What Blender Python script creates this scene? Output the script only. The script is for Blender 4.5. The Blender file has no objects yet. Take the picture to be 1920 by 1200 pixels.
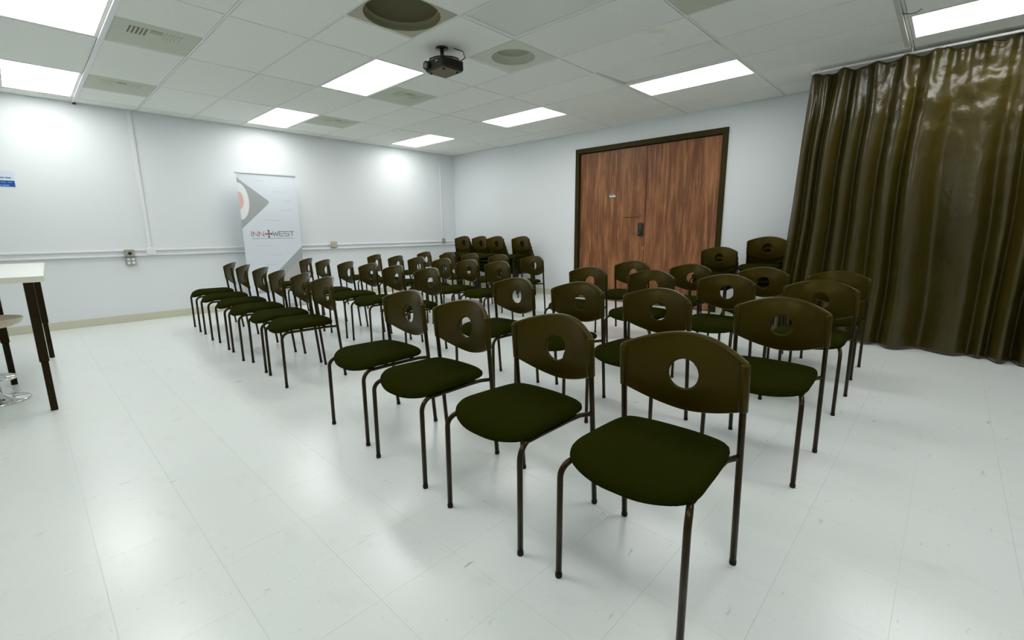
import bpy, math, random
from mathutils import Vector, Matrix
random.seed(7)
S = bpy.context.scene
C = S.collection
PI = math.pi

# ------------------------------------------------------------------ camera, world, exposure
CAM = (6.7212, 8.0521, 1.1788)
YAW, PITCH, ROLL, FPX = 3.8992, 0.1922, -0.0094, 861.18
H = 2.7776
def cam_axes():
    d = Vector((math.cos(YAW) * math.cos(PITCH), math.sin(YAW) * math.cos(PITCH), -math.sin(PITCH)))
    r = Vector((math.sin(YAW), -math.cos(YAW), 0)); u = r.cross(d)
    c, s = math.cos(ROLL), math.sin(ROLL)
    return c * r + s * u, -s * r + c * u, d
RX, UP, FW = cam_axes()
cd = bpy.data.cameras.new('camera'); cam = bpy.data.objects.new('camera', cd); C.objects.link(cam)
cd.sensor_fit = 'HORIZONTAL'; cd.sensor_width = 36.0; cd.lens = FPX / 1920 * 36
cd.clip_start = 0.05; cd.clip_end = 60
M = Matrix((RX, UP, -FW)).transposed().to_4x4(); M.translation = CAM
cam.matrix_world = M
S.camera = cam
w = bpy.data.worlds.new('world'); S.world = w; w.use_nodes = True
w.node_tree.nodes['Background'].inputs[0].default_value = (0.8, 0.9, 1, 1)
w.node_tree.nodes['Background'].inputs[1].default_value = 0.02
LAMP = 9.5                      # strength of the lit ceiling panels
S.view_settings.view_transform = 'Standard'; S.view_settings.look = 'None'
S.view_settings.exposure = 0.0; S.view_settings.gamma = 1.0
S.view_settings.use_curve_mapping = False

def project(x, y, z):
    v = Vector((x, y, z)) - Vector(CAM); q = v.dot(FW)
    if q < 0.1: return None
    return 960 + FPX * v.dot(RX) / q, 600 - FPX * v.dot(UP) / q, q

# ------------------------------------------------------------------ materials
MATS = {}
def mat(name, col, rough=0.6, spec=0.5, metal=0.0, noise=None, bump=None, emit=None, rnd=0.0, coat=0.0, tint=None):
    """noise=(scale, (r,g,b), contrast lo, hi, stretch xyz); bump=(scale, strength, dist)"""
    if name in MATS: return MATS[name]
    m = bpy.data.materials.new(name); m.use_nodes = True
    nt = m.node_tree; b = nt.nodes['Principled BSDF']
    b.inputs['Base Color'].default_value = (*col, 1); b.inputs['Roughness'].default_value = rough
    b.inputs['Specular IOR Level'].default_value = spec; b.inputs['Metallic'].default_value = metal
    if coat: b.inputs['Coat Weight'].default_value = coat; b.inputs['Coat Roughness'].default_value = 0.12
    if tint: b.inputs['Specular Tint'].default_value = (*tint, 1)
    def coords(stretch):
        tc = nt.nodes.new('ShaderNodeTexCoord'); mp = nt.nodes.new('ShaderNodeMapping')
        mp.inputs['Scale'].default_value = stretch
        geo = nt.nodes.new('ShaderNodeNewGeometry')
        nt.links.new(geo.outputs['Position'], mp.inputs['Vector']); return mp
    out = None
    if noise:
        for sc, c2, lo, hi, st in (noise if isinstance(noise, list) else [noise]):
            mp = coords(st); n = nt.nodes.new('ShaderNodeTexNoise'); n.inputs['Scale'].default_value = sc
            n.inputs['Detail'].default_value = 5; n.inputs['Roughness'].default_value = 0.6
            nt.links.new(mp.outputs[0], n.inputs['Vector'])
            mr = nt.nodes.new('ShaderNodeMapRange'); mr.inputs[1].default_value = lo; mr.inputs[2].default_value = hi
            nt.links.new(n.outputs[0], mr.inputs[0])
            mx = nt.nodes.new('ShaderNodeMix'); mx.data_type = 'RGBA'
            if out is None: mx.inputs[6].default_value = (*col, 1)
            else: nt.links.new(out, mx.inputs[6])
            mx.inputs[7].default_value = (*c2, 1)
            nt.links.new(mr.outputs[0], mx.inputs[0]); out = mx.outputs[2]
    if rnd:
        oi = nt.nodes.new('ShaderNodeObjectInfo'); mr = nt.nodes.new('ShaderNodeMapRange')
        mr.inputs[3].default_value = 1 - rnd; mr.inputs[4].default_value = 1 + rnd
        nt.links.new(oi.outputs['Random'], mr.inputs[0])
        hs = nt.nodes.new('ShaderNodeHueSaturation')
        if out is None: hs.inputs['Color'].default_value = (*col, 1)
        else: nt.links.new(out, hs.inputs['Color'])
        nt.links.new(mr.outputs[0], hs.inputs['Value']); out = hs.outputs[0]
    if out is not None: nt.links.new(out, b.inputs['Base Color'])
    if bump:
        mp = coords(bump[3] if len(bump) > 3 else (1, 1, 1)); n = nt.nodes.new('ShaderNodeTexNoise'); n.inputs['Scale'].default_value = bump[0]
        n.inputs['Detail'].default_value = 4
        nt.links.new(mp.outputs[0], n.inputs['Vector'])
        bp = nt.nodes.new('ShaderNodeBump'); bp.inputs['Strength'].default_value = bump[1]; bp.inputs['Distance'].default_value = bump[2]
        nt.links.new(n.outputs[0], bp.inputs['Height']); nt.links.new(bp.outputs[0], b.inputs['Normal'])
    if emit:
        b.inputs['Emission Color'].default_value = (*emit[0], 1); b.inputs['Emission Strength'].default_value = emit[1]
    MATS[name] = m; return m

W1 = (1, 1, 1)
wall_m = mat('painted_wall', (0.79, 0.83, 0.845), 0.55, 0.3, bump=(60, 0.05, 0.002))
tile_m = mat('ceiling_tile_fibre', (0.89, 0.925, 0.865), 0.9, 0.1, noise=(160, (0.72, 0.745, 0.67), 0.52, 0.66, W1), bump=(220, 0.25, 0.002), rnd=0.03)
stain_m = mat('stained_tile', (0.89, 0.925, 0.865), 0.9, 0.1, noise=[(160, (0.72, 0.745, 0.67), 0.52, 0.66, W1), (3.2, (0.78, 0.75, 0.58), 0.60, 0.74, W1)], bump=(220, 0.25, 0.002))
tee_m = mat('ceiling_grid_metal', (0.82, 0.85, 0.80), 0.5, 0.3)
plenum_m = mat('plenum_dark', (0.05, 0.05, 0.04), 0.9, 0.1)
floor_m = mat('vinyl_floor', (0.80, 0.84, 0.825), 0.245, 0.5,
              noise=[(1.1, (0.79, 0.83, 0.80), 0.45, 0.75, W1), (8, (0.74, 0.77, 0.74), 0.58, 0.80, (1, 0.45, 1)), (85, (0.52, 0.54, 0.49), 0.64, 0.74, W1), (14, (0.46, 0.48, 0.44), 0.665, 0.76, (0.5, 1.8, 1))],
              bump=(3.5, 0.05, 0.004), rnd=0.0015)
joint_m = mat('floor_joint', (0.68, 0.71, 0.68), 0.7, 0.2)
base_m = mat('vinyl_baseboard', (0.62, 0.61, 0.47), 0.5, 0.4)
wood_m = mat('door_veneer', (0.36, 0.150, 0.060), 0.42, 0.3,
             noise=[(5.5, (0.185, 0.068, 0.026), 0.42, 0.58, (1, 1.0, 0.22)), (7, (0.16, 0.062, 0.026), 0.42, 0.64, (1, 1.0, 0.16)), (26, (0.46, 0.215, 0.09), 0.5, 0.72, (1, 1.0, 0.06)), (120, (0.17, 0.07, 0.03), 0.5, 0.75, (1, 1, 0.04))])
frame_m = mat('door_frame_paint', (0.030, 0.023, 0.006), 0.45, 0.2, tint=(1, 0.85, 0.5))
back_m = mat('dark_olive_plastic', (0.032, 0.0225, 0.0010), 0.33, 0.24, tint=(1.0, 0.80, 0.34), bump=(500, 0.08, 0.0006))
seat_m = mat('dark_olive_cloth', (0.0165, 0.0190, 0.0012), 1.0, 0.03, tint=(0.8, 1.0, 0.3), noise=(300, (0.011, 0.013, 0.0008), 0.4, 0.7, W1), bump=(450, 0.3, 0.0008))
tube_m = mat('dark_painted_tube', (0.015, 0.0095, 0.0025), 0.28, 0.25, tint=(1.0, 0.85, 0.55))
cap_m = mat('black_rubber', (0.010, 0.009, 0.006), 0.7, 0.3)
curtain_m = mat('olive_vinyl_curtain', (0.046, 0.034, 0.002), 0.33, 0.48, noise=(2.2, (0.032, 0.024, 0.0012), 0.4, 0.7, (1, 1, 0.5)), bump=(15, 0.32, 0.02, (1, 1.2, 0.8)))
white_m = mat('white_raceway', (0.80, 0.83, 0.84), 0.4, 0.4)
rail_m = mat('white_rail', (0.85, 0.83, 0.78), 0.35, 0.4)
lens_m = mat('lit_lens', (0.9, 0.95, 0.95), 0.4, 0.3, emit=((1.0, 1.0, 0.985), LAMP))
unlit_m = mat('unlit_lens', (0.74, 0.79, 0.72), 0.35, 0.4)
vent_m = mat('vent_metal', (0.56, 0.60, 0.49), 0.55, 0.3)
ventdark_m = mat('vent_shadow', (0.20, 0.20, 0.13), 0.8, 0.1)
dusty_m = mat('dusty_duct', (0.13, 0.12, 0.07), 0.9, 0.1)
banner_m = mat('banner_fabric', (0.74, 0.80, 0.86), 0.6, 0.2)
bgrey_m = mat('banner_grey', (0.40, 0.43, 0.43), 0.6, 0.2)
bgrey2_m = mat('banner_light_grey', (0.47, 0.47, 0.45), 0.6, 0.2)
bwhite_m = mat('banner_white', (0.84, 0.87, 0.88), 0.6, 0.2)
bred_m = mat('banner_red', (0.80, 0.52, 0.48), 0.6, 0.2)
logored_m = mat('logo_red', (0.50, 0.16, 0.17), 0.6, 0.2)
logodark_m = mat('logo_dark', (0.14, 0.16, 0.18), 0.6, 0.2)
faint_m = mat('banner_faint_print', (0.64, 0.70, 0.78), 0.6, 0.2)
alu_m = mat('aluminium', (0.62, 0.63, 0.62), 0.35, 0.5, metal=0.8)
chrome_m = mat('chrome', (0.72, 0.73, 0.72), 0.12, 0.5, metal=1.0)
tabletop_m = mat('white_laminate', (0.86, 0.89, 0.86), 0.35, 0.4)
tableedge_m = mat('cream_edge_band', (0.78, 0.77, 0.66), 0.4, 0.4)
tleg_m = mat('dark_table_leg', (0.014, 0.009, 0.003), 0.4, 0.2, tint=(1, 0.8, 0.5))
ply_m = mat('pale_plywood', (0.60, 0.54, 0.40), 0.45, 0.4, noise=(8, (0.52, 0.45, 0.32), 0.4, 0.7, (1, 8, 8)))
box_m = mat('grey_outlet_box', (0.33, 0.33, 0.28), 0.5, 0.4)
beige_m = mat('beige_outlet', (0.50, 0.46, 0.32), 0.5, 0.4)
black_m = mat('black_plastic', (0.010, 0.009, 0.005), 0.4, 0.5)
projbot_m = mat('projector_underside', (0.14, 0.12, 0.065), 0.5, 0.4)
blue_m = mat('sign_blue', (0.012, 0.085, 0.33), 0.5, 0.3)
paleblue_m = mat('sign_pale_blue', (0.70, 0.78, 0.88), 0.5, 0.3)
slate_m = mat('sign_slate', (0.16, 0.24, 0.31), 0.5, 0.3)
midblue_m = mat('sign_mid_blue', (0.16, 0.36, 0.66), 0.5, 0.3)
silver_m = mat('satin_metal', (0.16, 0.14, 0.10), 0.35, 0.5, metal=0.7)

# ------------------------------------------------------------------ mesh helpers
class MB:
    def __init__(s): s.v = []; s.f = []; s.sm = []
    def add(s, v, f, smooth=False):
        o = len(s.v); s.v += [tuple(p) for p in v]; s.f += [tuple(i + o for i in q) for q in f]; s.sm += [smooth] * len(f); return s
    def box(s, a, b, bev=0.0):
        (x0, y0, z0), (x1, y1, z1) = a, b
        if bev <= 0:
            v = [(x0, y0, z0), (x1, y0, z0), (x1, y1, z0), (x0, y1, z0), (x0, y0, z1), (x1, y0, z1), (x1, y1, z1), (x0, y1, z1)]
            return s.add(v, [(3, 2, 1, 0), (4, 5, 6, 7), (0, 1, 5, 4), (1, 2, 6, 5), (2, 3, 7, 6), (3, 0, 4, 7)])
        c = [(x0, y0), (x1, y0), (x1, y1), (x0, y1)]
        def ring(i, z):
            r = []
            for k, (x, y) in enumerate(c):
                sx = 1 if x == x0 else -1; sy = 1 if y == y0 else -1
                pa = (x + sx * (i + bev), y + sy * i); pb = (x + sx * i, y + sy * (i + bev))
                r += [pb, pa] if k in (0, 2) else [pa, pb]
            return [(p[0], p[1], z) for p in r]
        rs = [ring(bev, z0), ring(0, z0 + bev), ring(0, z1 - bev), ring(bev, z1)]
        return s.loft(rs, True, True)
    def loft(s, rings, cap0=False, cap1=False, smooth=False, closed=True):
        n = len(rings[0]); v = [p for r in rings for p in r]; f = []
        for k in range(len(rings) - 1):
            for i in range(n if closed else n - 1):
                j = (i + 1) % n; f.append((k * n + i, k * n + j, (k + 1) * n + j, (k + 1) * n + i))
        o = len(s.f); s.add(v, f, smooth)
        b = len(s.v) - len(v)
        if cap0: s.f.append(tuple(b + i for i in reversed(range(n)))); s.sm.append(False)
        if cap1: s.f.append(tuple(b + (len(rings) - 1) * n + i for i in range(n))); s.sm.append(False)
        return s
    def tube(s, pts, r, n=10, caps=True):
        pts = [Vector(p) for p in pts]; rs = r if isinstance(r, (list, tuple)) else [r] * len(pts)
        rings = []; ref = None
        for i, p in enumerate(pts):
            t = (pts[min(i + 1, len(pts) - 1)] - pts[max(i - 1, 0)]).normalized()
            if ref is None: ref = Vector((1, 0, 0)) if abs(t.x) < 0.9 else Vector((0, 1, 0))
            a = (ref - t * ref.dot(t)).normalized(); b = t.cross(a); ref = a
            rings.append([tuple(p + rs[i] * (math.cos(k * 2 * PI / n) * a + math.sin(k * 2 * PI / n) * b)) for k in range(n)])
        return s.loft(rings, caps, caps, True)
    def lathe(s, prof, c=(0, 0, 0), n=32, cap0=False, cap1=False, smooth=True):
        rings = [[(c[0] + r * math.cos(k * 2 * PI / n), c[1] + r * math.sin(k * 2 * PI / n), c[2] + z) for k in range(n)] for r, z in prof]
        return s.loft(rings, cap0, cap1, smooth)
    def prism(s, poly, t, plane):
        """extrude a 2-D polygon; plane maps (a, b, depth) to xyz"""
        n = len(poly); v = [plane(a, b, 0) for a, b in poly] + [plane(a, b, t) for a, b in poly]
        f = [tuple(range(n)), tuple(reversed(range(n, 2 * n)))] + [(i, i + n, (i + 1) % n + n, (i + 1) % n) for i in range(n)]
        return s.add(v, f)
    def mesh(s, name, m):
        me = bpy.data.meshes.new(name); me.from_pydata(s.v, [], s.f)
        for p, q in zip(me.polygons, s.sm): p.use_smooth = q
        me.materials.append(m); me.update(); return me

import bmesh
def fix(me):
    b = bmesh.new(); b.from_mesh(me); bmesh.ops.recalc_face_normals(b, faces=b.faces); b.to_mesh(me); b.free(); return me
def obj(name, mb, m=None, parent=None, loc=None, mesh=None):
    me = mesh or fix(mb.mesh(name, m))
    o = bpy.data.objects.new(name, me); C.objects.link(o)
    if parent: o.parent = parent
    if loc: o.location = loc
    return o
def tag(o, label=None, cat=None, group=None, kind=None):
    for k, v in (('label', label), ('category', cat), ('group', group), ('kind', kind)):
        if v: o[k] = v
    return o
def thing(name, label, cat, loc=(0, 0, 0), rz=0.0, group=None):
    o = bpy.data.objects.new(name, None); C.objects.link(o); o.location = loc; o.rotation_euler = (0, 0, rz)
    o.empty_display_size = 0.1
    return tag(o, label, cat, group)
def copy_tree(o, parent=None):
    c = o.copy(); C.objects.link(c); c.parent = parent
    for ch in list(o.children): copy_tree(ch, c)
    return c
def box(a, b, bev=0.0): return MB().box(a, b, bev)

# ------------------------------------------------------------------ room shell
LX, LY = 9.30, 10.60
T = 0.6096
X0, Y0 = 3.5769, 5.1427          # a ceiling grid node
def struct(name, mb, m, parent=None):
    o = obj(name, mb, m, parent)
    if not parent: o['kind'] = 'structure'
    return o
floor = struct('floor', box((-0.1, -0.1, -0.10), (LX + 0.1, LY + 0.1, -0.0035)), joint_m)
wl = struct('wall_left', box((0, -0.12, 0), (LX, 0, H + 0.12)), wall_m)
DY0, DY1, DZ = 3.235, 5.715, 2.51
wr = MB(); wr.box((-0.12, -0.12, 0), (0, DY0, H + 0.12)); wr.box((-0.12, DY1, 0), (0, LY, H + 0.12)); wr.box((-0.12, DY0, DZ), (0, DY1, H + 0.12))
wr = struct('wall_right', wr, wall_m)
struct('wall_back', box((LX, -0.12, 0), (LX + 0.12, LY, H + 0.12)), wall_m)
struct('wall_front', box((-0.12, LY, 0), (LX + 0.12, LY + 0.12, H + 0.12)), wall_m)

# floor tiles: the 300 that show largest are parts, the rest one joined part
FT = 0.3048; fx0 = 6.687 - 22 * FT; fy0 = 6.843 - 23 * FT
def tmesh():
    h = FT / 2 - 0.00018
    return fix(MB().box((-h, -h, -0.0035), (h, h, 0), 0.0002).mesh('floor_tile', floor_m))
tm = tmesh(); cand = []
for i in range(-1, 33):
    for j in range(-1, 37):
        x = fx0 + i * FT + FT / 2; y = fy0 + j * FT + FT / 2
        if x - FT / 2 < -0.02 and x < 0: pass
        if not (-FT / 2 < x < LX + FT / 2 and -FT / 2 < y < LY + FT / 2): continue
        a = 0; q = project(x, y, 0)
        if q and -60 < q[0] < 1980 and 0 < q[1] < 1290: a = 1 / q[2] ** 3
        cand.append((a, x, y))
cand.sort(reverse=True)
for a, x, y in cand[:300]:
    obj('floor_tile', None, parent=floor, loc=(x, y, 0), mesh=tm)
rest = MB()
for a, x, y in cand[300:]:
    h = FT / 2 - 0.00018
    rest.box((max(x - h, 0), max(y - h, 0), -0.0035), (min(x + h, LX), min(y + h, LY), 0))
tag(obj('floor_tile_field', rest, floor_m, floor), kind='stuff')

# baseboards
struct('baseboard_left', MB().box((0, 0, 0), (LX, 0.012, 0.100), 0.003), base_m)
bb = MB(); bb.box((0, 0.012, 0), (0.012, DY0 - 0.0, 0.100), 0.003); bb.box((0, DY1, 0), (0.012, LY, 0.100), 0.003)
struct('baseboard_right', bb, base_m)

# ------------------------------------------------------------------ ceiling: slab, grid, tiles
ceil = struct('ceiling', box((-0.12, -0.12, H + 0.16), (LX + 0.12, LY + 0.12, H + 0.22)), plenum_m)
xs = [0] + [X0 + u * T for u in range(-5, 10) if 0.05 < X0 + u * T < LX - 0.05] + [LX]
ys = [0] + [Y0 + v * 2 * T for v in range(-4, 5) if 0.05 < Y0 + v * 2 * T < LY - 0.05] + [LY]
def uv(x, y): return round((x - X0) / T), round((y - Y0) / (2 * T))
LIGHTS = {(u, v) for u in (-4, 0, 4) for v in (-4, -2, 0, 2)}
VENTS = {(3, -2): 0, (3, -4): 1, (-1, -2): 0, (-1, -4): 1, (-1, 1): 0}    # cell -> which half (0 low-Y, 1 high-Y)
DIFFS = {(1, -1): 1, (-1, -1): 1}
TW = 0.009                                            # half width of a tee flange
for x in xs[1:-1]:
    obj('grid_runner', box((x - TW, 0, H), (x + TW, LY, H + 0.03)), tee_m, ceil)
tee = fix(box((-T / 2 + TW, -TW, H), (T / 2 - TW, TW, H + 0.03)).mesh('cross_tee', tee_m))
for i in range(len(xs) - 1):
    for y in ys[1:-1]:
        if abs(xs[i + 1] - xs[i] - T) < 0.01: obj('cross_tee', None, parent=ceil, loc=((xs[i] + xs[i + 1]) / 2, y, 0), mesh=tee)
        else: obj('cross_tee', box((xs[i] + TW, y - TW, H), (xs[i + 1] - TW, y + TW, H + 0.03)), tee_m, ceil)
ang = MB()
ang.box((0, 0, H), (LX, 0.02, H + 0.02)); ang.box((0, 0.02, H), (0.02, LY, H + 0.02))
obj('wall_angle', ang, tee_m, ceil)
tcache = {}
G = 0.0035
def ctile(x0, x1, y0, y1, m=tile_m, tilt=None):
    hx, hy = (x1 - x0) / 2 - TW - G, (y1 - y0) / 2 - TW - G
    k = (round(hx, 3), round(hy, 3), m.name)
    if k not in tcache: tcache[k] = fix(MB().box((-hx, -hy, -0.003), (hx, hy, 0.015), 0.002).mesh('ceiling_tile', m))
    o = obj('ceiling_tile', None, parent=ceil, loc=((x0 + x1) / 2, (y0 + y1) / 2, H), mesh=tcache[k])
    if tilt: o.rotation_euler = tilt; o.location.z = H + 0.012
    else: o.rotation_euler = (random.uniform(-1, 1) * 0.0012, random.uniform(-1, 1) * 0.003, 0)
    return o
for i in range(len(xs) - 1):
    for j in range(len(ys) - 1):
        x0, x1, y0, y1 = xs[i], xs[i + 1], ys[j], ys[j + 1]
        u, v = uv(x0, y0) if i else (-6, uv(x1, y0)[1]); v = v if j else -5
        if (u, v) in LIGHTS: continue
        h = VENTS.get((u, v), DIFFS.get((u, v)))
        if h is not None:
            ym = (y0 + y1) / 2
            obj('cross_tee', None, parent=ceil, loc=((x0 + x1) / 2, ym, 0), mesh=tee)
            ctile(x0, x1, *((ym, y1) if h == 0 else (y0, ym)))
            continue
        ctile(x0, x1, y0, y1, stain_m if (u, v) in ((-2, 0), (-1, -2)) else tile_m, tilt=(-0.012, 0.045, 0) if (u, v) == (-3, 0) else None)

# recessed light panels
def light(u, v, label, lit=True):
    x, y = X0 + (u + 0.5) * T, Y0 + (v + 0.5) * 2 * T
    t = thing('ceiling_light', label, 'ceiling light', (x, y, H), 0, 'recessed rectangular ceiling lights')
    hx, hy = T / 2 - TW - 0.003, T - TW - 0.003; b = 0.022
    f = MB()
    f.box((-hx, -hy, -0.002), (-hx + b, hy, 0.012)); f.box((hx - b, -hy, -0.002), (hx, hy, 0.012))
    f.box((-hx + b, -hy, -0.002), (hx - b, -hy + b, 0.012)); f.box((-hx + b, hy - b, -0.002), (hx - b, hy, 0.012))
    obj('frame', f, tee_m, t)
    hs = MB().box((-hx, -hy, 0.012), (-hx + 0.005, hy, 0.11)); hs.box((hx - 0.005, -hy, 0.012), (hx, hy, 0.11))
    hs.box((-hx, -hy, 0.012), (hx, -hy + 0.005, 0.11)); hs.box((-hx, hy - 0.005, 0.012), (hx, hy, 0.11)); hs.box((-hx, -hy, 0.105), (hx, hy, 0.11))
    obj('housing', hs, tee_m, t)
    obj('lens', MB().box((-hx + b, -hy + b, 0.004), (hx - b, hy - b, 0.009)), lens_m if lit else unlit_m, t)
LL = {(4, -4): 'lit ceiling panel at the far left, next to the left wall', (4, -2): 'lit ceiling panel in the top left corner of the photo',
      (0, -4): 'small lit ceiling panel above the banner wall', (0, -2): 'lit ceiling panel just left of the projector',
      (-4, -4): 'farthest lit ceiling panel, nearest the room corner', (-4, -2): 'lit ceiling panel between the corner and the double door',
      (-4, 0): 'lit ceiling panel in front of the double door', (-4, 2): 'lit ceiling panel beside the top of the curtain',
      (0, 0): 'unlit ceiling panel with grey lens next to the round diffusers', (4, 0): 'lit ceiling panel above the bare floor left of the camera, out of view',
      (0, 2): 'lit ceiling panel above the nearest chairs, out of view', (4, 2): 'lit ceiling panel overhead of the camera, out of view'}
for (u, v), lb in LL.items(): light(u, v, lb, lit=(u, v) != (0, 0))

# return-air vents
def vent(u, v, half, label):
    x, y = X0 + (u + 0.5) * T, Y0 + (v + 0.25 + 0.5 * half) * 2 * T
    t = thing('ceiling_vent', label, 'vent', (x, y, H), 0, 'square ceiling vents')
    h = T / 2 - TW - 0.003; b = 0.07
    obj('face_panel', MB().box((-h, -h, -0.001), (h, h, 0.012), 0.002), vent_m, t)
    sl = fix(MB().box((-0.006, -0.085, -0.006), (0.006, 0.085, 0.0), 0.002).mesh('slat', vent_m))
    for gx in (0.10, -0.12):
        for k in range(5): obj('slat', None, parent=t, loc=(gx + (k - 2) * 0.026, 0.10, 0), mesh=sl)
    obj('damper', MB().box((-0.045, 0.115, -0.005), (0.035, 0.185, 0.0), 0.002), mat('vent_damper', (0.40, 0.42, 0.32), 0.6, 0.2), t)
    if (u, v) == (3, -2):
        sk = fix(box((-0.005, -0.085, -0.0016), (0.005, 0.085, -0.0005)).mesh('slot', ventdark_m))
        for k in range(5): obj('slot', None, parent=t, loc=(0.10 + (k - 1.5) * 0.026, 0.10, 0), mesh=sk)
VL = {(3, -2): 'grey square louvred ceiling vent beside the upper left light', (3, -4): 'grey square ceiling vent beside the light at the left wall',
      (-1, -2): 'grey square ceiling vent behind the projector', (-1, -4): 'farthest grey square ceiling vent, beside the light above the banner wall',
      (-1, 1): 'grey square ceiling vent cut by the top edge of the photo'}
for (u, v), hlf in VENTS.items(): vent(u, v, hlf, VL[(u, v)])

def diffuser(u, v, r0, r1, r2, depth, label, m, mc, dark):
    x, y = X0 + (u + 0.5) * T, Y0 + (v + 0.75) * 2 * T
    t = thing('air_diffuser', label, 'diffuser', (x, y, H), 0, 'round air diffusers in square panels')
    h = T / 2 - TW - 0.003; n = 48
    sq = []
    for k in range(n):
        a = k * 2 * PI / n; c, s = math.cos(a), math.sin(a); q = h / max(abs(c), abs(s)); sq.append((q * c, q * s, -0.001))
    p = MB(); p.loft([[(a, b, 0.012) for a, b, _ in sq], sq, [(r0 * math.cos(k * 2 * PI / n), r0 * math.sin(k * 2 * PI / n), 0.0) for k in range(n)]])
    obj('face_panel', p, m, t)
    obj('cone', MB().lathe([(r0, 0.0), (r0 * 0.98, 0.012), (r1, depth * 0.55), (r2 + 0.012, depth), (r2, depth + 0.004)], n=n), mc, t)
    obj('duct_neck', MB().lathe([(r2, depth + 0.004), (r2 * 0.97, depth + 0.035), (0.004, depth + 0.035)], n=n), dark, t)
face1 = mat('dusty_face', (0.46, 0.46, 0.34), 0.6, 0.2); cone1 = mat('dusty_cone', (0.24, 0.225, 0.14), 0.8, 0.1)
face2 = mat('pale_face', (0.66, 0.70, 0.60), 0.6, 0.2); cone2 = mat('pale_cone', (0.56, 0.58, 0.47), 0.8, 0.1); neck2 = mat('grey_neck', (0.46, 0.48, 0.39), 0.8, 0.1)
diffuser(1, -1, 0.285, 0.280, 0.262, 0.050, 'dark round ceiling diffuser cut by the top edge of the photo', face1, cone1, dusty_m)
diffuser(-1, -1, 0.205, 0.195, 0.165, 0.060, 'pale round ceiling diffuser to the right of the projector', face2, cone2, neck2)

# ceiling raceways
def raceway(name, label, a, b, bev, extra=None, m=white_m):
    o = obj(name, MB().box(a, b, bev), m); tag(o, label, 'raceway'); return o
rx = X0 + 4 * T
r1 = thing('ceiling_raceway', 'white cable raceway along the ceiling right of the left lights', 'raceway')
obj('channel', MB().box((rx - 0.026, 0.02, H - 0.016), (rx + 0.012, LY - 0.02, H - 0.003), 0.003), white_m, r1)
obj('cable_hole', MB().lathe([(0.002, 0), (0.016, 0), (0.018, 0.004), (0.018, 0.02)], (rx - 0.010, 0.045, H - 0.034), 16, cap0=True, cap1=True), black_m, r1)
ry = Y0 + 2 * 2 * T
r2 = thing('ceiling_raceway', 'grey metal raceway across the ceiling ending at the curtain rail', 'raceway')
obj('channel', MB().box((1.0, ry - 0.045, H - 0.020), (3.6, ry - 0.012, H - 0.003), 0.003), mat('raceway_grey', (0.60, 0.61, 0.54), 0.5, 0.3), r2)
obj('hook_wire', MB().tube([(1.90, ry - 0.012, H - 0.018), (1.88, ry + 0.03, H - 0.03), (1.87, ry + 0.07, H - 0.028), (1.87, ry + 0.10, H - 0.012)], 0.003, 6), dusty_m, r2)

# ------------------------------------------------------------------ double door
fr = MB(); fw = 0.075
for a, b in (((-0.10, DY0, 0), (0.022, DY0 + fw, DZ - fw)), ((-0.10, DY1 - fw, 0), (0.022, DY1, DZ - fw)), ((-0.10, DY0, DZ - fw), (0.022, DY1, DZ))): fr.box(a, b, 0.004)
struct('trim_1', fr, frame_m)
DM = 4.535
def leaf(name, y0, y1):
    e = bpy.data.objects.new(name, None); C.objects.link(e); e.location = (-0.05, (y0 + y1) / 2, 0); e['kind'] = 'structure'
    h = (y1 - y0) / 2 - 0.004
    obj('door_leaf', MB().box((-0.025, -h, 0.008), (0.02, h, DZ - fw - 0.006), 0.003), wood_m, e); return e
d1 = leaf('door_1', DY0 + fw, DM); d2 = leaf('door_2', DM, DY1 - fw)
dy = (DY0 + fw + DM) / 2
# name plate, blanked slot, lock and lever on the left leaf (local y = world y - dy)
pl = obj('name_plate', MB().box((0.02, 3.865 - dy, 1.685), (0.026, 4.020 - dy, 1.745), 0.002), mat('plate_dark', (0.10, 0.085, 0.07), 0.4, 0.4), d1)
obj('plate_insert', box((0.026, 3.895 - dy, 1.698), (0.028, 4.005 - dy, 1.722)), mat('plate_insert', (0.78, 0.74, 0.70), 0.5, 0.3), pl)
obj('plate_header', box((0.026, 3.880 - dy, 1.728), (0.0275, 4.005 - dy, 1.740)), mat('plate_grey', (0.30, 0.30, 0.28), 0.5, 0.3), pl)
obj('mail_slot', MB().box((0.02, 4.165 - dy, 1.362), (0.026, 4.420 - dy, 1.376), 0.002), mat('slot_brown', (0.12, 0.05, 0.015), 0.5, 0.3), d1)
obj('peephole', MB().box((0.02, 4.432 - dy, 1.375), (0.026, 4.470 - dy, 1.405), 0.004), mat('slot_brown2', (0.15, 0.07, 0.02), 0.5, 0.3), d1)
lk = obj('lock_plate', MB().box((0.02, 4.425 - dy, 1.075), (0.04, 4.515 - dy, 1.275), 0.005), black_m, d1)
obj('lever_handle', MB().tube([(0.04, 4.47 - dy, 1.115), (0.075, 4.47 - dy, 1.115), (0.085, 4.455 - dy, 1.115), (0.085, 4.36 - dy, 1.110)], 0.010, 8), silver_m, lk)
obj('keypad', box((0.04, 4.440 - dy, 1.150), (0.043, 4.500 - dy, 1.260)), mat('keypad_dark', (0.03, 0.03, 0.012), 0.35, 0.5), lk)
obj('latch_strike', MB().box((0.02, DM - dy - 0.018, 0.86), (0.023, DM - dy - 0.006, 0.91), 0.001), alu_m, d1)

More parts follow.
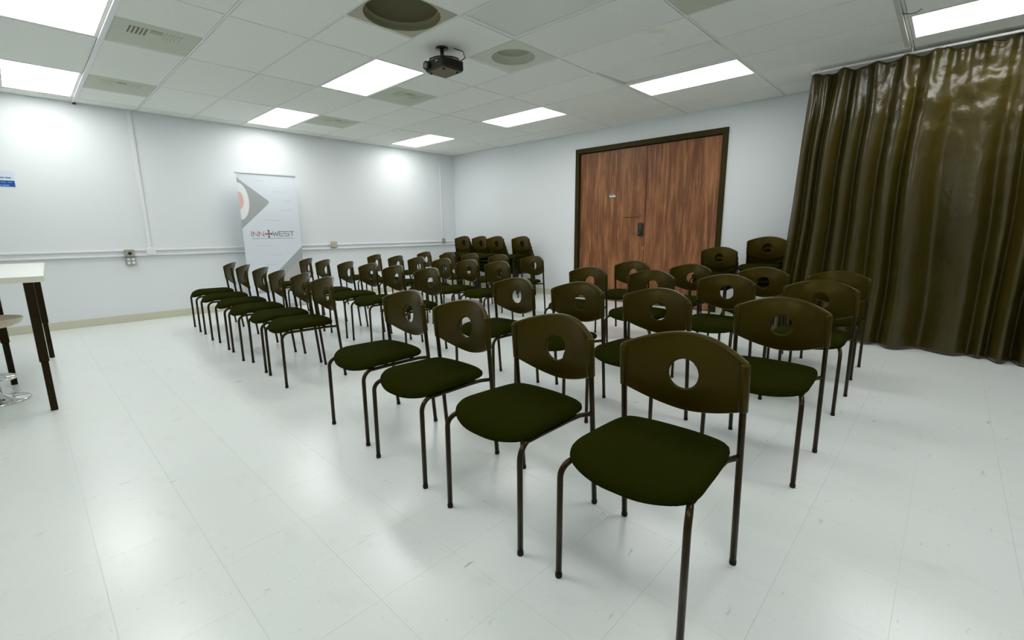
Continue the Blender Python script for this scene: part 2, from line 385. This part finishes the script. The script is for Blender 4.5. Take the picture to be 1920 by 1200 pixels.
# ------------------------------------------------------------------ wall raceways and outlets on the left wall
t = thing('wall_raceway', 'white two-channel cable raceway running along the left wall', 'raceway')
obj('backplate', MB().box((0.02, 0.0, 0.885), (LX, 0.016, 0.975), 0.002), white_m, t)
obj('upper_channel', MB().box((0.02, 0.016, 0.952), (LX, 0.034, 0.975), 0.004), white_m, t)
obj('lower_channel', MB().box((0.02, 0.016, 0.885), (LX, 0.034, 0.908), 0.004), white_m, t)
def riser(x, label, wd, z0):
    t = thing('conduit_riser', label, 'conduit', (x, 0, 0))
    obj('channel', MB().box((-wd / 2, 0, z0), (wd / 2, 0.022, H), 0.004), white_m, t)
    return t
t = riser(5.485, 'white vertical conduit on the left wall left of the banner', 0.045, 0.975)
obj('junction_box', MB().box((-0.06, 0.0, 0.895), (0.05, 0.050, 0.990), 0.006), white_m, t)
t = riser(0.385, 'white vertical conduit on the left wall beside the room corner', 0.04, 0.975)
obj('junction_box', MB().box((-0.035, 0.034, 0.93), (0.04, 0.062, 1.03), 0.005), box_m, t)
def outlet(x, z, label, big):
    t = thing('wall_outlet', label, 'outlet', (x, 0, z))
    if big:
        b = obj('switch_box', MB().box((-0.05, 0.034, 0.11), (0.055, 0.075, 0.205), 0.004), box_m, t)
        obj('round_jack', MB().tube([(0.0, 0.075, 0.155), (0.0, 0.080, 0.155)], 0.021, 16), black_m, b)
        b = obj('socket_box', MB().box((-0.055, 0.0, 0.0), (0.05, 0.048, 0.108), 0.004), box_m, t)
        for sx in (-0.028, 0.022):
            for sz in (0.028, 0.076): obj('socket', MB().box((sx - 0.017, 0.048, sz - 0.018), (sx + 0.017, 0.052, sz + 0.018), 0.003), white_m, b)
    else:
        obj('socket_box', MB().box((-0.055, 0.034, 0.0), (0.055, 0.070, 0.105), 0.004), beige_m, t)
        for sx in (-0.022, 0.022):
            for sz in (0.03, 0.074): obj('socket', MB().box((sx - 0.015, 0.070, sz - 0.016), (sx + 0.015, 0.073, sz + 0.016), 0.003), mat('socket_grey', (0.62, 0.60, 0.46), 0.5, 0.3), t)
outlet(5.715, 0.772, 'grey outlet box with round black jack under the raceway left of the banner', True)
outlet(2.865, 0.915, 'small beige outlet on the raceway right of the banner', False)

# wall sign at the left edge
t = thing('wall_sign', 'white and blue paper sign on the left wall at the photo edge', 'sign', (6.638, 0, 1.715))
obj('sheet', box((0, 0, 0), (0.52, 0.002, 0.195)), paleblue_m, t)
sb = obj('blue_band', box((0.008, 0.002, 0.018), (0.50, 0.003, 0.088)), blue_m, t)
for k in range(9): obj('white_line', box((0.030 + k * 0.050, 0.003, 0.064), (0.062 + k * 0.050 + 0.008 * (k % 2), 0.0035, 0.073)), midblue_m, sb)
for k in range(7): obj('lower_line', box((0.055 + k * 0.06, 0.003, 0.026), (0.110 + k * 0.06, 0.0035, 0.040)), midblue_m, sb)
for k in range(8): obj('dark_line', box((0.030 + k * 0.055, 0.002, 0.112), (0.070 + k * 0.055 + 0.008 * (k % 3 == 0), 0.003, 0.126)), slate_m, t)

# ------------------------------------------------------------------ banner
t = thing('rollup_banner', 'white roll-up banner with grey arrow and company logo against left wall', 'banner', (3.96, 0.30, 0))
BX = lambda x: x - 3.96
pf = lambda a, b, d: (BX(a), 0.001 + d, b)
obj('fabric', MB().box((BX(3.535), -0.001, 0.05), (BX(4.386), 0.001, 2.050)), banner_m, t)
obj('top_bar', MB().box((BX(3.535), -0.009, 2.045), (BX(4.405), 0.009, 2.066), 0.003), alu_m, t)
obj('base', MB().box((BX(3.52), -0.09, 0.0), (BX(4.40), 0.09, 0.075), 0.012), alu_m, t)
obj('support_pole', MB().tube([(0, -0.03, 0.07), (0, -0.012, 2.05)], 0.008, 8), alu_m, t)
arc = [(4.386, 1.885)]
for k in range(0, 13):
    a = math.radians(58 - k * 116 / 12); arc.append((4.395 - 0.128 * math.cos(a) * 1.0, 1.640 + 0.285 * math.sin(a)))
arc.append((4.386, 1.38))
g = [(4.386, 1.990), (4.34, 1.945), (3.985, 1.672)] + [(3.966, 1.645), (3.985, 1.615)] + [(4.386, 1.245), (4.386, 1.375)]
arcin = [(4.386, 1.375)] + [(4.386 - 0.135 * math.sin(k * PI / 14), 1.645 - 0.27 * math.cos(k * PI / 14)) for k in range(1, 14)] + [(4.386, 1.915)]
poly = [(4.386, 1.990), (4.34, 1.945), (3.985, 1.672), (3.966, 1.645), (3.985, 1.615), (4.386, 1.245)] + arcin
def tri_fan_strip(mb, outer, inner, d):
    v = [pf(a, b, d) for a, b in outer] + [pf(a, b, d) for a, b in inner]; n = len(outer)
    mb.add(v, [(i, i + 1, n + i + 1, n + i) for i in range(n - 1)])
def resample(p, n):
    L = [0]
    for a, b in zip(p, p[1:]): L.append(L[-1] + math.hypot(a[0] - b[0], a[1] - b[1]))
    r = []
    for k in range(n):
        s = L[-1] * k / (n - 1); i = 0
        while i < len(L) - 2 and L[i + 1] < s: i += 1
        f = (s - L[i]) / max(1e-9, L[i + 1] - L[i]); r.append((p[i][0] + f * (p[i + 1][0] - p[i][0]), p[i][1] + f * (p[i + 1][1] - p[i][1])))
    return r
mb = MB(); tri_fan_strip(mb, resample([(4.386, 1.990), (4.34, 1.945), (3.985, 1.672), (3.966, 1.645), (3.985, 1.615), (4.386, 1.245)], 41), resample(list(reversed(arcin)), 41), 0.0006)
ar = obj('grey_arrow', mb, bgrey_m, t)
mb = MB().add([pf(4.386, 1.645, 0.0006)] + [pf(a, b, 0.0006) for a, b in arcin], [(0, i, i + 1) for i in range(1, len(arcin))]); obj('white_crescent', mb, bwhite_m, t)
red = [(4.386, 1.53)] + [(4.386 - 0.062 * math.sin(k * PI / 12), 1.660 - 0.13 * math.cos(k * PI / 12)) for k in range(1, 12)] + [(4.386, 1.79)]
mb = MB().add([pf(4.386, 1.66, 0.0010)] + [pf(a, b, 0.0010) for a, b in red], [(0, i, i + 1) for i in range(1, len(red))]); obj('red_half_disc', mb, bred_m, t)
mb = MB().add([pf(3.535, 0.955, 0.0006), pf(3.535, 0.800, 0.0006), pf(4.12, 0.25, 0.0006), pf(4.30, 0.25, 0.0006)], [(0, 1, 2, 3)]); obj('grey_stripe', mb, bgrey_m, t)
mb = MB().add([pf(3.535, 0.800, 0.0006), pf(3.535, 0.25, 0.0006), pf(4.12, 0.25, 0.0006)], [(0, 1, 2)]); obj('light_grey_corner', mb, bgrey2_m, t)
# lettering INN<o>WEST, thin wide strokes; text runs from high x to low x as seen from the room
def strokes(segs, xr, wd, hg, z, th):
    mb = MB()
    for (a0, b0), (a1, b1) in segs:
        p = Vector((xr - a0 * wd, z + b0 * hg)); q = Vector((xr - a1 * wd, z + b1 * hg)); dv = (q - p).normalized() * th / 2; nv = Vector((-dv.y, dv.x))
        p -= dv; q += dv
        mb.add([pf(*(p + nv), 0.0008), pf(*(q + nv), 0.0008), pf(*(q - nv), 0.0008), pf(*(p - nv), 0.0008)], [(0, 1, 2, 3)])
    return mb
GL = {'I': [((0.5, 0), (0.5, 1))], 'N': [((0, 0), (0, 1)), ((0, 1), (1, 0)), ((1, 0), (1, 1))],
      'W': [((0, 1), (0.25, 0)), ((0.25, 0), (0.5, 0.8)), ((0.5, 0.8), (0.75, 0)), ((0.75, 0), (1, 1))],
      'E': [((1, 1), (0, 1)), ((0, 1), (0, 0)), ((0, 0), (1, 0)), ((0, 0.5), (0.9, 0.5))],
      'S': [((1, 1), (0, 1)), ((0, 1), (0, 0.5)), ((0, 0.5), (1, 0.5)), ((1, 0.5), (1, 0)), ((1, 0), (0, 0))],
      'T': [((0, 1), (1, 1)), ((0.5, 1), (0.5, 0))]}
for ch, xr, wd, m in (('I', 4.285, 0.03, logored_m), ('N', 4.245, 0.065, logored_m), ('N', 4.160, 0.065, logored_m), ('W', 3.965, 0.085, logodark_m), ('E', 3.865, 0.060, logodark_m), ('S', 3.785, 0.065, logodark_m), ('T', 3.705, 0.065, logodark_m)):
    obj('letter', strokes(GL[ch], xr, wd, 0.068, 1.130, 0.0095), m, t)
lx, lz = 4.022, 1.164
def dia(cx, cz, rx_, rz_, d): return [pf(cx - rx_, cz, d), pf(cx, cz - rz_, d), pf(cx + rx_, cz, d), pf(cx, cz + rz_, d)]
lg = obj('logo_emblem', MB().add(dia(lx, lz, 0.030, 0.034, 0.0008), [(0, 1, 2, 3)]), logored_m, t)
for dx, dz, m in ((0, 0.046, logodark_m), (0, -0.046, logodark_m), (0.040, 0, logored_m), (-0.040, 0, logodark_m)):
    obj('logo_arrow', MB().add(dia(lx + dx, lz + dz, 0.019, 0.021, 0.0010), [(0, 1, 2, 3)]), m, lg)
tl = MB()
for k in range(26):
    a = 4.268 - k * 0.0236; tl.add([pf(a, 1.088, 0.0008), pf(a - 0.017, 1.088, 0.0008), pf(a - 0.017, 1.099, 0.0008), pf(a, 1.099, 0.0008)], [(0, 1, 2, 3)])
obj('tagline', tl, mat('tagline_grey', (0.36, 0.40, 0.42), 0.6, 0.2), t)
for a, b, l in ((4.15, 1.95, 0.17), (3.90, 1.80, 0.20), (3.75, 1.66, 0.14), (3.80, 1.52, 0.18), (4.05, 1.36, 0.22), (4.20, 0.98, 0.24), (4.02, 0.83, 0.2), (4.1, 0.68, 0.2)):
    mb = MB()
    for k in range(int(l / 0.03)): mb.add([pf(a - k * 0.03, b, 0.0006), pf(a - k * 0.03 - 0.022, b, 0.0006), pf(a - k * 0.03 - 0.022, b + 0.016, 0.0006), pf(a - k * 0.03, b + 0.016, 0.0006)], [(0, 1, 2, 3)])
    obj('faint_print', mb, faint_m, t)

# ------------------------------------------------------------------ curtain and its rail
CX = 0.90
rl = thing('curtain_rail', 'white curtain rail under the ceiling carrying the olive curtain', 'curtain rail', (CX, 6.80, H))
obj('track', MB().tube([(0, 0.0, -0.048), (0, 3.78, -0.048)], 0.011, 8), rail_m, rl)
for yy in (0.06, ry - 6.80, 1.9, 3.0, 3.7): obj('hanger', MB().tube([(0, yy, -0.048), (0, yy, -0.003)], 0.006, 6), rail_m, rl)
NY, NZ = 520, 110; y0c, y1c = 6.80, 10.55
from mathutils import noise as mnoise
rr = random.Random(5); fold = []; a = y0c
while a < y1c + 0.4:
    wdt = rr.uniform(0.07, 0.10) if a < 6.98 else rr.choice((0.14, 0.18, 0.24, 0.30, 0.36)) * rr.uniform(0.85, 1.15)
    fold.append((a, wdt, rr.uniform(0.55, 1.25), rr.uniform(0.30, 0.70))); a += wdt
def foldx(y):
    for s0, wdt, am, pk in fold:
        if s0 <= y < s0 + wdt:
            q = (y - s0) / wdt; q = q / pk * 0.5 if q < pk else 0.5 + (q - pk) / (1 - pk) * 0.5      # skewed ridge
            return max(0.0, math.sin(q * PI)) ** 1.2 * 0.175 * am * min(1.0, 0.40 + wdt / 0.3)
    return 0
NT = 3000
ft = [foldx(y0c - 0.1 + (y1c - y0c + 0.3) * k / NT) for k in range(NT + 1)]
for _ in range(3):
    acc = [0]
    for v_ in ft: acc.append(acc[-1] + v_)
    R_ = 9; ft = [(acc[min(NT + 1, k + R_ + 1)] - acc[max(0, k - R_)]) / (min(NT + 1, k + R_ + 1) - max(0, k - R_)) for k in range(NT + 1)]
def foldx(y):
    q = (y - y0c + 0.1) / (y1c - y0c + 0.3) * NT; k = max(0, min(NT - 1, int(q))); return ft[k] + (ft[k + 1] - ft[k]) * (q - k)
def cpt(i, k):
    q = i / NY; hz = k / NZ; yb = y0c + q * (y1c - y0c); z = 0.012 + hz * (H - 0.070 - 0.012)
    zz = 1 - hz
    y = yb - 0.115 * (zz ** 0.8) * max(0, 1 - q * 3.2) + 0.02 * math.sin(3.1 * yb + 2 * zz) * zz
    am = (0.70 + 0.45 * zz) * (1 - 0.45 * max(0, 1 - zz * 6)) + 0.35 * mnoise.noise(Vector((yb * 1.8, z * 0.7, 3)))
    top = max(0, 1 - zz * 7)
    x = CX - 0.045 - 0.03 * zz + foldx(yb + 0.035 * mnoise.noise(Vector((yb * 0.9, z * 0.9, 11))) * min(1, zz * 4)) * am
    x += 0.018 * mnoise.noise(Vector((yb * 3, z * 1.2, 0))) + 0.006 * mnoise.noise(Vector((yb * 9, z * 4, 7)))
    crink = max(0, min(1, (yb - 7.25) / 0.35)) * max(0, min(1, (z - 1.5) / 0.9))
    x += crink * (0.026 * mnoise.noise(Vector((yb * 7 + z * 3, z * 7 - yb * 2, 5))) + 0.016 * abs(mnoise.noise(Vector((yb * 13 + z * 4, z * 15, 2)))))
    x += top * (0.016 * math.sin(yb * 58 + 3 * math.sin(yb * 4)) + 0.012 * math.sin(yb * 31 + 1))
    return (x, y, z + 0.010 * mnoise.noise(Vector((yb * 1.5, 0, 1))) * (zz > 0.9) + (0.016 * math.sin(yb * 26) if hz > 0.99 else 0))
mb = MB(); v = [cpt(i, k) for k in range(NZ + 1) for i in range(NY + 1)]
f = [(k * (NY + 1) + i, k * (NY + 1) + i + 1, (k + 1) * (NY + 1) + i + 1, (k + 1) * (NY + 1) + i) for k in range(NZ) for i in range(NY)]
cu = obj('curtain', mb.add(v, f, True), curtain_m)
sd = cu.modifiers.new('thickness', 'SOLIDIFY'); sd.thickness = 0.004
tag(cu, 'floor-length dark olive vinyl curtain hanging in folds at the right', 'curtain')

# ------------------------------------------------------------------ projector
t = thing('projector', 'black projector hanging from the ceiling near the room centre', 'projector', (3.875, 4.555, 2.575))
obj('body', MB().box((-0.120, -0.130, 0.004), (0.120, 0.130, 0.095), 0.012), black_m, t)
obj('bottom_cover', MB().box((-0.108, -0.118, 0.0), (0.108, 0.118, 0.006), 0.003), projbot_m, t)
ln = obj('lens_ring', MB().tube([(0.118, -0.085, 0.048), (0.145, -0.085, 0.048)], 0.036, 20), black_m, t)
obj('lens_glass', MB().tube([(0.144, -0.085, 0.048), (0.148, -0.085, 0.048)], [0.026, 0.020], 20), mat('lens_glass', (0.30, 0.28, 0.26), 0.08, 0.8), ln)
obj('side_grille', MB().box((-0.09, 0.129, 0.02), (0.09, 0.139, 0.08), 0.003), black_m, t)
gr = fix(box((-0.004, 0.138, 0.024), (0.004, 0.142, 0.076)).mesh('grille_bar', cap_m))
for k in range(8): obj('grille_bar', None, parent=t, loc=(-0.07 + k * 0.02, 0, 0), mesh=gr)
obj('indicator', MB().box((0.119, 0.03, 0.058), (0.122, 0.055, 0.068), 0.001), alu_m, t)
mt = obj('mount_plate', MB().lathe([(0.002, 0), (0.055, 0), (0.055, 0.012), (0.002, 0.012)], (0.02, 0.0, H - 2.575 - 0.013), 20), black_m, t)
obj('mount_pole', MB().tube([(0.02, 0, 0.10), (0.02, 0, H - 2.575 - 0.005)], 0.017, 10), black_m, t)
for sx, sy in ((-0.09, 0.09), (0.09, 0.09), (-0.09, -0.09), (0.09, -0.09)):
    obj('mount_arm', MB().tube([(0.02, 0, 0.135), (sx * 0.6, sy * 0.6, 0.132), (sx, sy, 0.115), (sx, sy, 0.094)], 0.006, 6), black_m, t)
obj('cable', MB().tube([(-0.10, 0.10, 0.09), (-0.125, 0.14, 0.12), (-0.11, 0.13, 0.17), (-0.06, 0.07, 0.196)], 0.0045, 6), black_m, t)
for sx, sy in ((-0.07, 0.09), (0.08, -0.09), (0.08, 0.09)): obj('foot', MB().tube([(sx, sy, 0.001), (sx, sy, -0.012)], 0.011, 10), black_m, t)

# ------------------------------------------------------------------ table and stool at the left edge
t = thing('high_table', 'tall white table with dark telescopic legs at the left edge', 'table', (7.03, 2.74, 0), math.radians(-1.8))
TX0, TX1, TY0, TY1 = -0.420, 0.420, -1.050, 1.013
tp = obj('tabletop', MB().box((TX0, TY0, 0.880), (TX1, TY1, 0.917), 0.002), tabletop_m, t)
e = MB(); e.box((TX0 - 0.002, TY1, 0.879), (TX1 + 0.002, TY1 + 0.003, 0.9165)); e.box((TX0 - 0.002, TY0 - 0.003, 0.879), (TX1 + 0.002, TY0, 0.9165)); e.box((TX0 - 0.003, TY0, 0.879), (TX0, TY1, 0.9165)); e.box((TX1, TY0, 0.879), (TX1 + 0.003, TY1, 0.9165))
obj('edge_band', e, tableedge_m, tp)
lu = fix(MB().box((-0.024, -0.024, 0.345), (0.024, 0.024, 0.880), 0.003).mesh('leg', tleg_m))
ll = fix(MB().box((-0.0185, -0.0185, 0.0), (0.0185, 0.0185, 0.345), 0.003).mesh('inner_leg', tleg_m))
for x, y in ((-0.346, 0.962), (-0.346, -0.976), (-0.124, -0.039), (0.346, 0.962), (0.346, -0.976)):
    l = obj('leg', None, parent=t, loc=(x, y, 0), mesh=lu); obj('inner_leg', None, parent=l, mesh=ll)
t = thing('bar_stool', 'plywood bar stool with chrome base beside the tall table', 'stool', (6.985, 3.19, 0))
obj('base', MB().lathe([(0.002, 0.0), (0.168, 0.0), (0.172, 0.006), (0.165, 0.013), (0.09, 0.028), (0.04, 0.05), (0.03, 0.06), (0.002, 0.06)], n=40), chrome_m, t)
obj('column', MB().tube([(0, 0, 0.05), (0, 0, 0.30), (0, 0, 0.301), (0, 0, 0.535)], [0.028, 0.028, 0.020, 0.020], 16), chrome_m, t)
fr_ = [(0.02 + 0.135 * math.cos(a), 0.135 * math.sin(a), 0.17) for a in [k * 2 * PI / 28 for k in range(29)]]
obj('foot_ring', MB().tube(fr_, 0.009, 8), chrome_m, t)
obj('foot_ring_clamp', MB().tube([(0.0, 0, 0.15), (0.0, 0, 0.19)], 0.034, 14), chrome_m, t)
obj('foot_ring_bar', MB().tube([(-0.115, 0, 0.17), (0.155, 0, 0.17)], 0.008, 8), chrome_m, t)
obj('seat', MB().lathe([(0.002, 0.536), (0.08, 0.536), (0.15, 0.543), (0.195, 0.564), (0.212, 0.590), (0.212, 0.600), (0.205, 0.602), (0.185, 0.580), (0.14, 0.562), (0.07, 0.556), (0.002, 0.555)], n=40), ply_m, t)
obj('seat_plate', MB().box((-0.06, -0.06, 0.528), (0.06, 0.06, 0.537), 0.002), black_m, t)

# ------------------------------------------------------------------ chairs
def rear_x(z): return -0.232 + 0.060 * z / 0.77
def backrest_mesh():
    W = 0.226; tk = 0.0085; r = 0.057; zc = 0.668
    top = lambda s: 0.814 - 0.056 * abs(s) ** 2.0
    bot = lambda s: 0.524 + 0.070 * abs(s) ** 1.7
    P = []
    n = 26
    P += [(W * (1 - 2 * k / n), top(1 - 2 * k / n)) for k in range(n + 1)]
    P += [(-W, top(1) + (bot(1) - top(1)) * k / 6) for k in range(1, 6)]
    P += [(W * (-1 + 2 * k / n), bot(-1 + 2 * k / n)) for k in range(n + 1)]
    P += [(W, bot(1) + (top(1) - bot(1)) * k / 6) for k in range(1, 6)]
    Q = []
    for k in range(len(P)):
        a, b = P[k], P[(k + 1) % len(P)]
        Q += [(a[0] * .75 + b[0] * .25, a[1] * .75 + b[1] * .25), (a[0] * .25 + b[0] * .75, a[1] * .25 + b[1] * .75)]
    P = Q[::1]
    hole = []
    for y, z in P:
        a = math.atan2(z - zc, y); hole.append((r * math.cos(a), zc + r * math.sin(a)))
    def sx(y, z):
        s = min(1.0, abs(y) / W)
        q = z - 0.668
        return rear_x(z) + 0.004 - (0.045 + 0.15 * q + 1.5 * q * q) * (1 - s ** 2.0)
    def ring(f, dx, grow=0.0):
        R = []
        for (y, z), (hy, hz) in zip(P, hole):
            a = hy + (y - hy) * f; b = hz + (z - hz) * f
            if grow:
                l = math.hypot(y, z - zc); a += grow * y / l; b += grow * (z - zc) / l
            R.append((sx(a, b) + dx, a, b))
        return R
    def face(f, k_):                                   # front face; k_ < 1 rolls the edge back into a rounded lip
        return [(sx(hy + (y - hy) * f, hz + (z - hz) * f) + tk * k_, hy + (y - hy) * f, hz + (z - hz) * f) for (y, z), (hy, hz) in zip(P, hole)]
    prof = [(0.0, 1), (0.04, 1), (0.2, 1), (0.45, 1), (0.7, 1), (0.88, 1.0), (0.925, 1.15), (0.955, 1.0), (0.98, 0.55), (0.995, -0.1), (1.0, -0.55)]
    mb = MB().loft([ring(0.0, 0.0, -0.004)] + [face(f, k_) for f, k_ in prof], smooth=True)
    mb.loft([face(f, -1) for f in (1.0, 0.96, 0.7, 0.45, 0.2, 0.04, 0.0)] + [ring(0.0, 0.0, -0.004)], smooth=True)
    mb.loft([face(1.0, -0.55), face(1.0, -1)])
    for sy in (-1, 1):
        zs = [0.588, 0.594, 0.65, 0.70, 0.748, 0.756]
        mb.tube([(rear_x(z), sy * 0.2150, z) for z in zs], [0.010, 0.0155, 0.0155, 0.0155, 0.0155, 0.010], 12)
    return fix(mb.mesh('backrest', back_m))
def seat_mesh():
    ctl = [(0.250, 0.0), (0.247, 0.07), (0.232, 0.135), (0.205, 0.190), (0.160, 0.217), (0.08, 0.218), (-0.03, 0.213), (-0.12, 0.204), (-0.172, 0.180), (-0.194, 0.10)]
    full = ctl + [(-0.199, 0.0)] + [(x, -y) for x, y in reversed(ctl[1:])]
    n = len(full); P = []
    for i in range(n):
        p0, p1, p2, p3 = (Vector(full[(i + k) % n]) for k in (-1, 0, 1, 2))
        for q in (0, .34, .67):
            P.append(0.5 * ((2 * p1) + (p2 - p0) * q + (2 * p0 - 5 * p1 + 4 * p2 - p3) * q * q + (3 * p1 - p0 - 3 * p2 + p3) * q ** 3))
    c = Vector((0.03, 0))
    def ring(s, z, fall=0.0):
        return [(c.x + (p.x - c.x) * s, (p.y - c.y) * s, z - fall * max(0, c.x + (p.x - c.x) * s - 0.10) ** 2 * 6) for p in P]
    mb = MB().loft([ring(0.02, 0.441), ring(0.85, 0.441), ring(0.955, 0.443), ring(0.99, 0.450, .3), ring(1.0, 0.459, .3), ring(0.99, 0.470, .3), ring(0.955, 0.479, .3), ring(0.88, 0.485, .3), ring(0.7, 0.4885, .3), ring(0.45, 0.489, .2), ring(0.02, 0.488)], True, True, True)
    return fix(mb.mesh('seat', seat_m))
def leg_front_mesh(sy):
    pts = [(0.232, sy * 0.213, 0.004), (0.231, sy * 0.212, 0.375)]
    for k in range(1, 8):
        a = k / 7 * PI / 2; pts.append((0.231 - 0.055 * (1 - math.cos(a)), sy * (0.212 - 0.017 * (k / 7) ** 2), 0.375 + 0.051 * math.sin(a)))
    return fix(MB().tube(pts, 0.0108, 10).mesh('leg', tube_m))
def rail_mesh(sy):
    pts = [(0.178, sy * 0.195, 0.426), (0.10, sy * 0.192, 0.426), (-0.08, sy * 0.186, 0.426), (-0.145, sy * 0.188, 0.426), (-0.175, sy * 0.202, 0.426), (rear_x(0.428), sy * 0.2130, 0.426)]
    return fix(MB().tube(pts, 0.0100, 8).mesh('side_rail', tube_m))
def leg_rear_mesh(sy):
    return fix(MB().tube([(rear_x(z), sy * 0.2150, z) for z in (0.004, 0.3, 0.6, 0.70)], 0.0112, 10).mesh('leg', tube_m))
def cap_mesh(): return fix(MB().lathe([(0.002, 0), (0.0112, 0), (0.0122, 0.003), (0.0122, 0.016), (0.0108, 0.018)], n=12, cap0=True).mesh('foot_cap', cap_m))
CM = cap_mesh()
def make_chair():
    t = thing('stacking_chair', '', 'chair')
    obj('seat', None, parent=t, mesh=seat_mesh()); obj('backrest', None, parent=t, mesh=backrest_mesh())
    for sy in (1, -1):
        l = obj('leg', None, parent=t, mesh=leg_front_mesh(sy)); obj('foot_cap', None, parent=l, loc=(0.232, sy * 0.213, 0), mesh=CM)
        l = obj('leg', None, parent=t, mesh=leg_rear_mesh(sy)); obj('foot_cap', None, parent=l, loc=(rear_x(0.004), sy * 0.2150, 0), mesh=CM)
        obj('side_rail', None, parent=t, mesh=rail_mesh(sy))
    b = MB().tube([(0.06, -0.190, 0.426), (0.06, 0.190, 0.426)], 0.008, 8); b.tube([(-0.12, -0.187, 0.426), (-0.12, 0.187, 0.426)], 0.008, 8)
    obj('crossbar', b, tube_m, t)
    return t
proto = make_chair(); used = [False]
def chair(x, y, rz, label, group, z=0.0):
    c = copy_tree(proto) if used[0] else proto
    used[0] = True
    c.location = (x, y, z); c.rotation_euler = (0, 0, math.radians(rz)); c['label'] = label; c['group'] = group
    return c
ORD = ['first', 'second', 'third', 'fourth', 'fifth', 'sixth']
ROW = ['front', 'second', 'third', 'fourth']
HX = 0.228     # hole sits this far behind the chair origin
near = [  # rows of the block by the curtain; chairs from the camera end: (hole x, y, yaw)
    [(5.140, 7.415, 1.0), (5.145, 6.830, -2.0), (5.115, 6.195, -1.0), (5.072, 5.600, -1.0)],
    [(3.965, 7.445, 0.0), (4.000, 6.755, -1.5), (4.010, 6.165, -1.0), (4.060, 5.590, -2.5)],
    [(2.850, 7.425, 0.0), (2.800, 6.765, -1.5), (2.790, 6.115, 0.5), (2.800, 5.440, -1.0)],
    [(1.930, 7.395, 0.5), (1.870, 6.790, -0.5), (1.830, 6.075, -1.0), (1.780, 5.365, 0.0)]]
FIRST = ['black chair nearest the camera, at the front of the curtain-side block', 'second', 'third', 'fourth']
for r, row in enumerate(near):
    for k, (x, y, a) in enumerate(row):
        pos = ['at the camera end of', 'second from the camera end of', 'third from the camera end of', 'at the aisle end of'][k]
        lb = FIRST[0] if (r, k) == (0, 0) else f'black round-holed chair {pos} the {ROW[r]} row in the curtain-side block'
        chair(x + HX, y, a, lb, 'chairs set out in the curtain-side block')
far = [
    [(4.982, 4.255, -4.0), (4.945, 3.720, -4.5), (4.950, 3.160, -5.0), (4.915, 2.585, -4.0), (4.905, 1.965, -4.5), (4.875, 1.345, -5.0)],
    [(3.870, 4.210, -2.0), (3.870, 3.585, -3.0), (3.850, 3.010, -3.0), (3.850, 2.450, -4.0), (3.840, 1.780, -3.0), (3.840, 1.225, -4.0)],
    [(2.720, 4.070, -2.0), (2.720, 3.510, -3.0), (2.720, 2.985, -2.0), (2.690, 2.350, -3.0), (2.660, 1.755, -3.5), (2.650, 1.100, -3.0)],
    [(1.570, 3.630, -2.0), (1.560, 2.930, -2.0), (1.560, 2.265, -3.0), (1.560, 1.675, -2.0), (1.560, 0.990, -3.0)]]
for r, row in enumerate(far):
    for k, (x, y, a) in enumerate(row):
        pos = 'at the aisle end of' if k == 0 else ('at the left-wall end of' if k == len(row) - 1 else f'{ORD[k]} from the aisle in')
        chair(x + HX, y, a, f'black round-holed chair {pos} the {ROW[r]} row in the banner-side block', 'chairs set out in the banner-side block')
# stacks
PZ, PX = 0.0665, 0.030
stacks = [((0.40, 0.710), 5, 'stack nearest the room corner', 2), ((0.40, 1.215), 5, 'second stack from the room corner', -2),
          ((0.42, 1.695), 5, 'third stack from the room corner', 1), ((0.42, 2.340), 5, 'fourth stack from the room corner', -2),
          ((0.46, 5.880), 3, 'low stack beside the door frame', 3), ((0.42, 6.425), 5, 'tall stack half hidden by the curtain', 2)]
for (x, y), n, where, a in stacks:
    for k in range(n):
        what = 'bottom' if k == 0 else ('top' if k == n - 1 else ORD[k] + ' from the bottom')
        w_ = f'black chair, {what} of the {where}'
        chair(x + 0.20 + (k - n + 1) * PX, y, a, w_, 'stacked black chairs along the door wall', z=k * PZ)
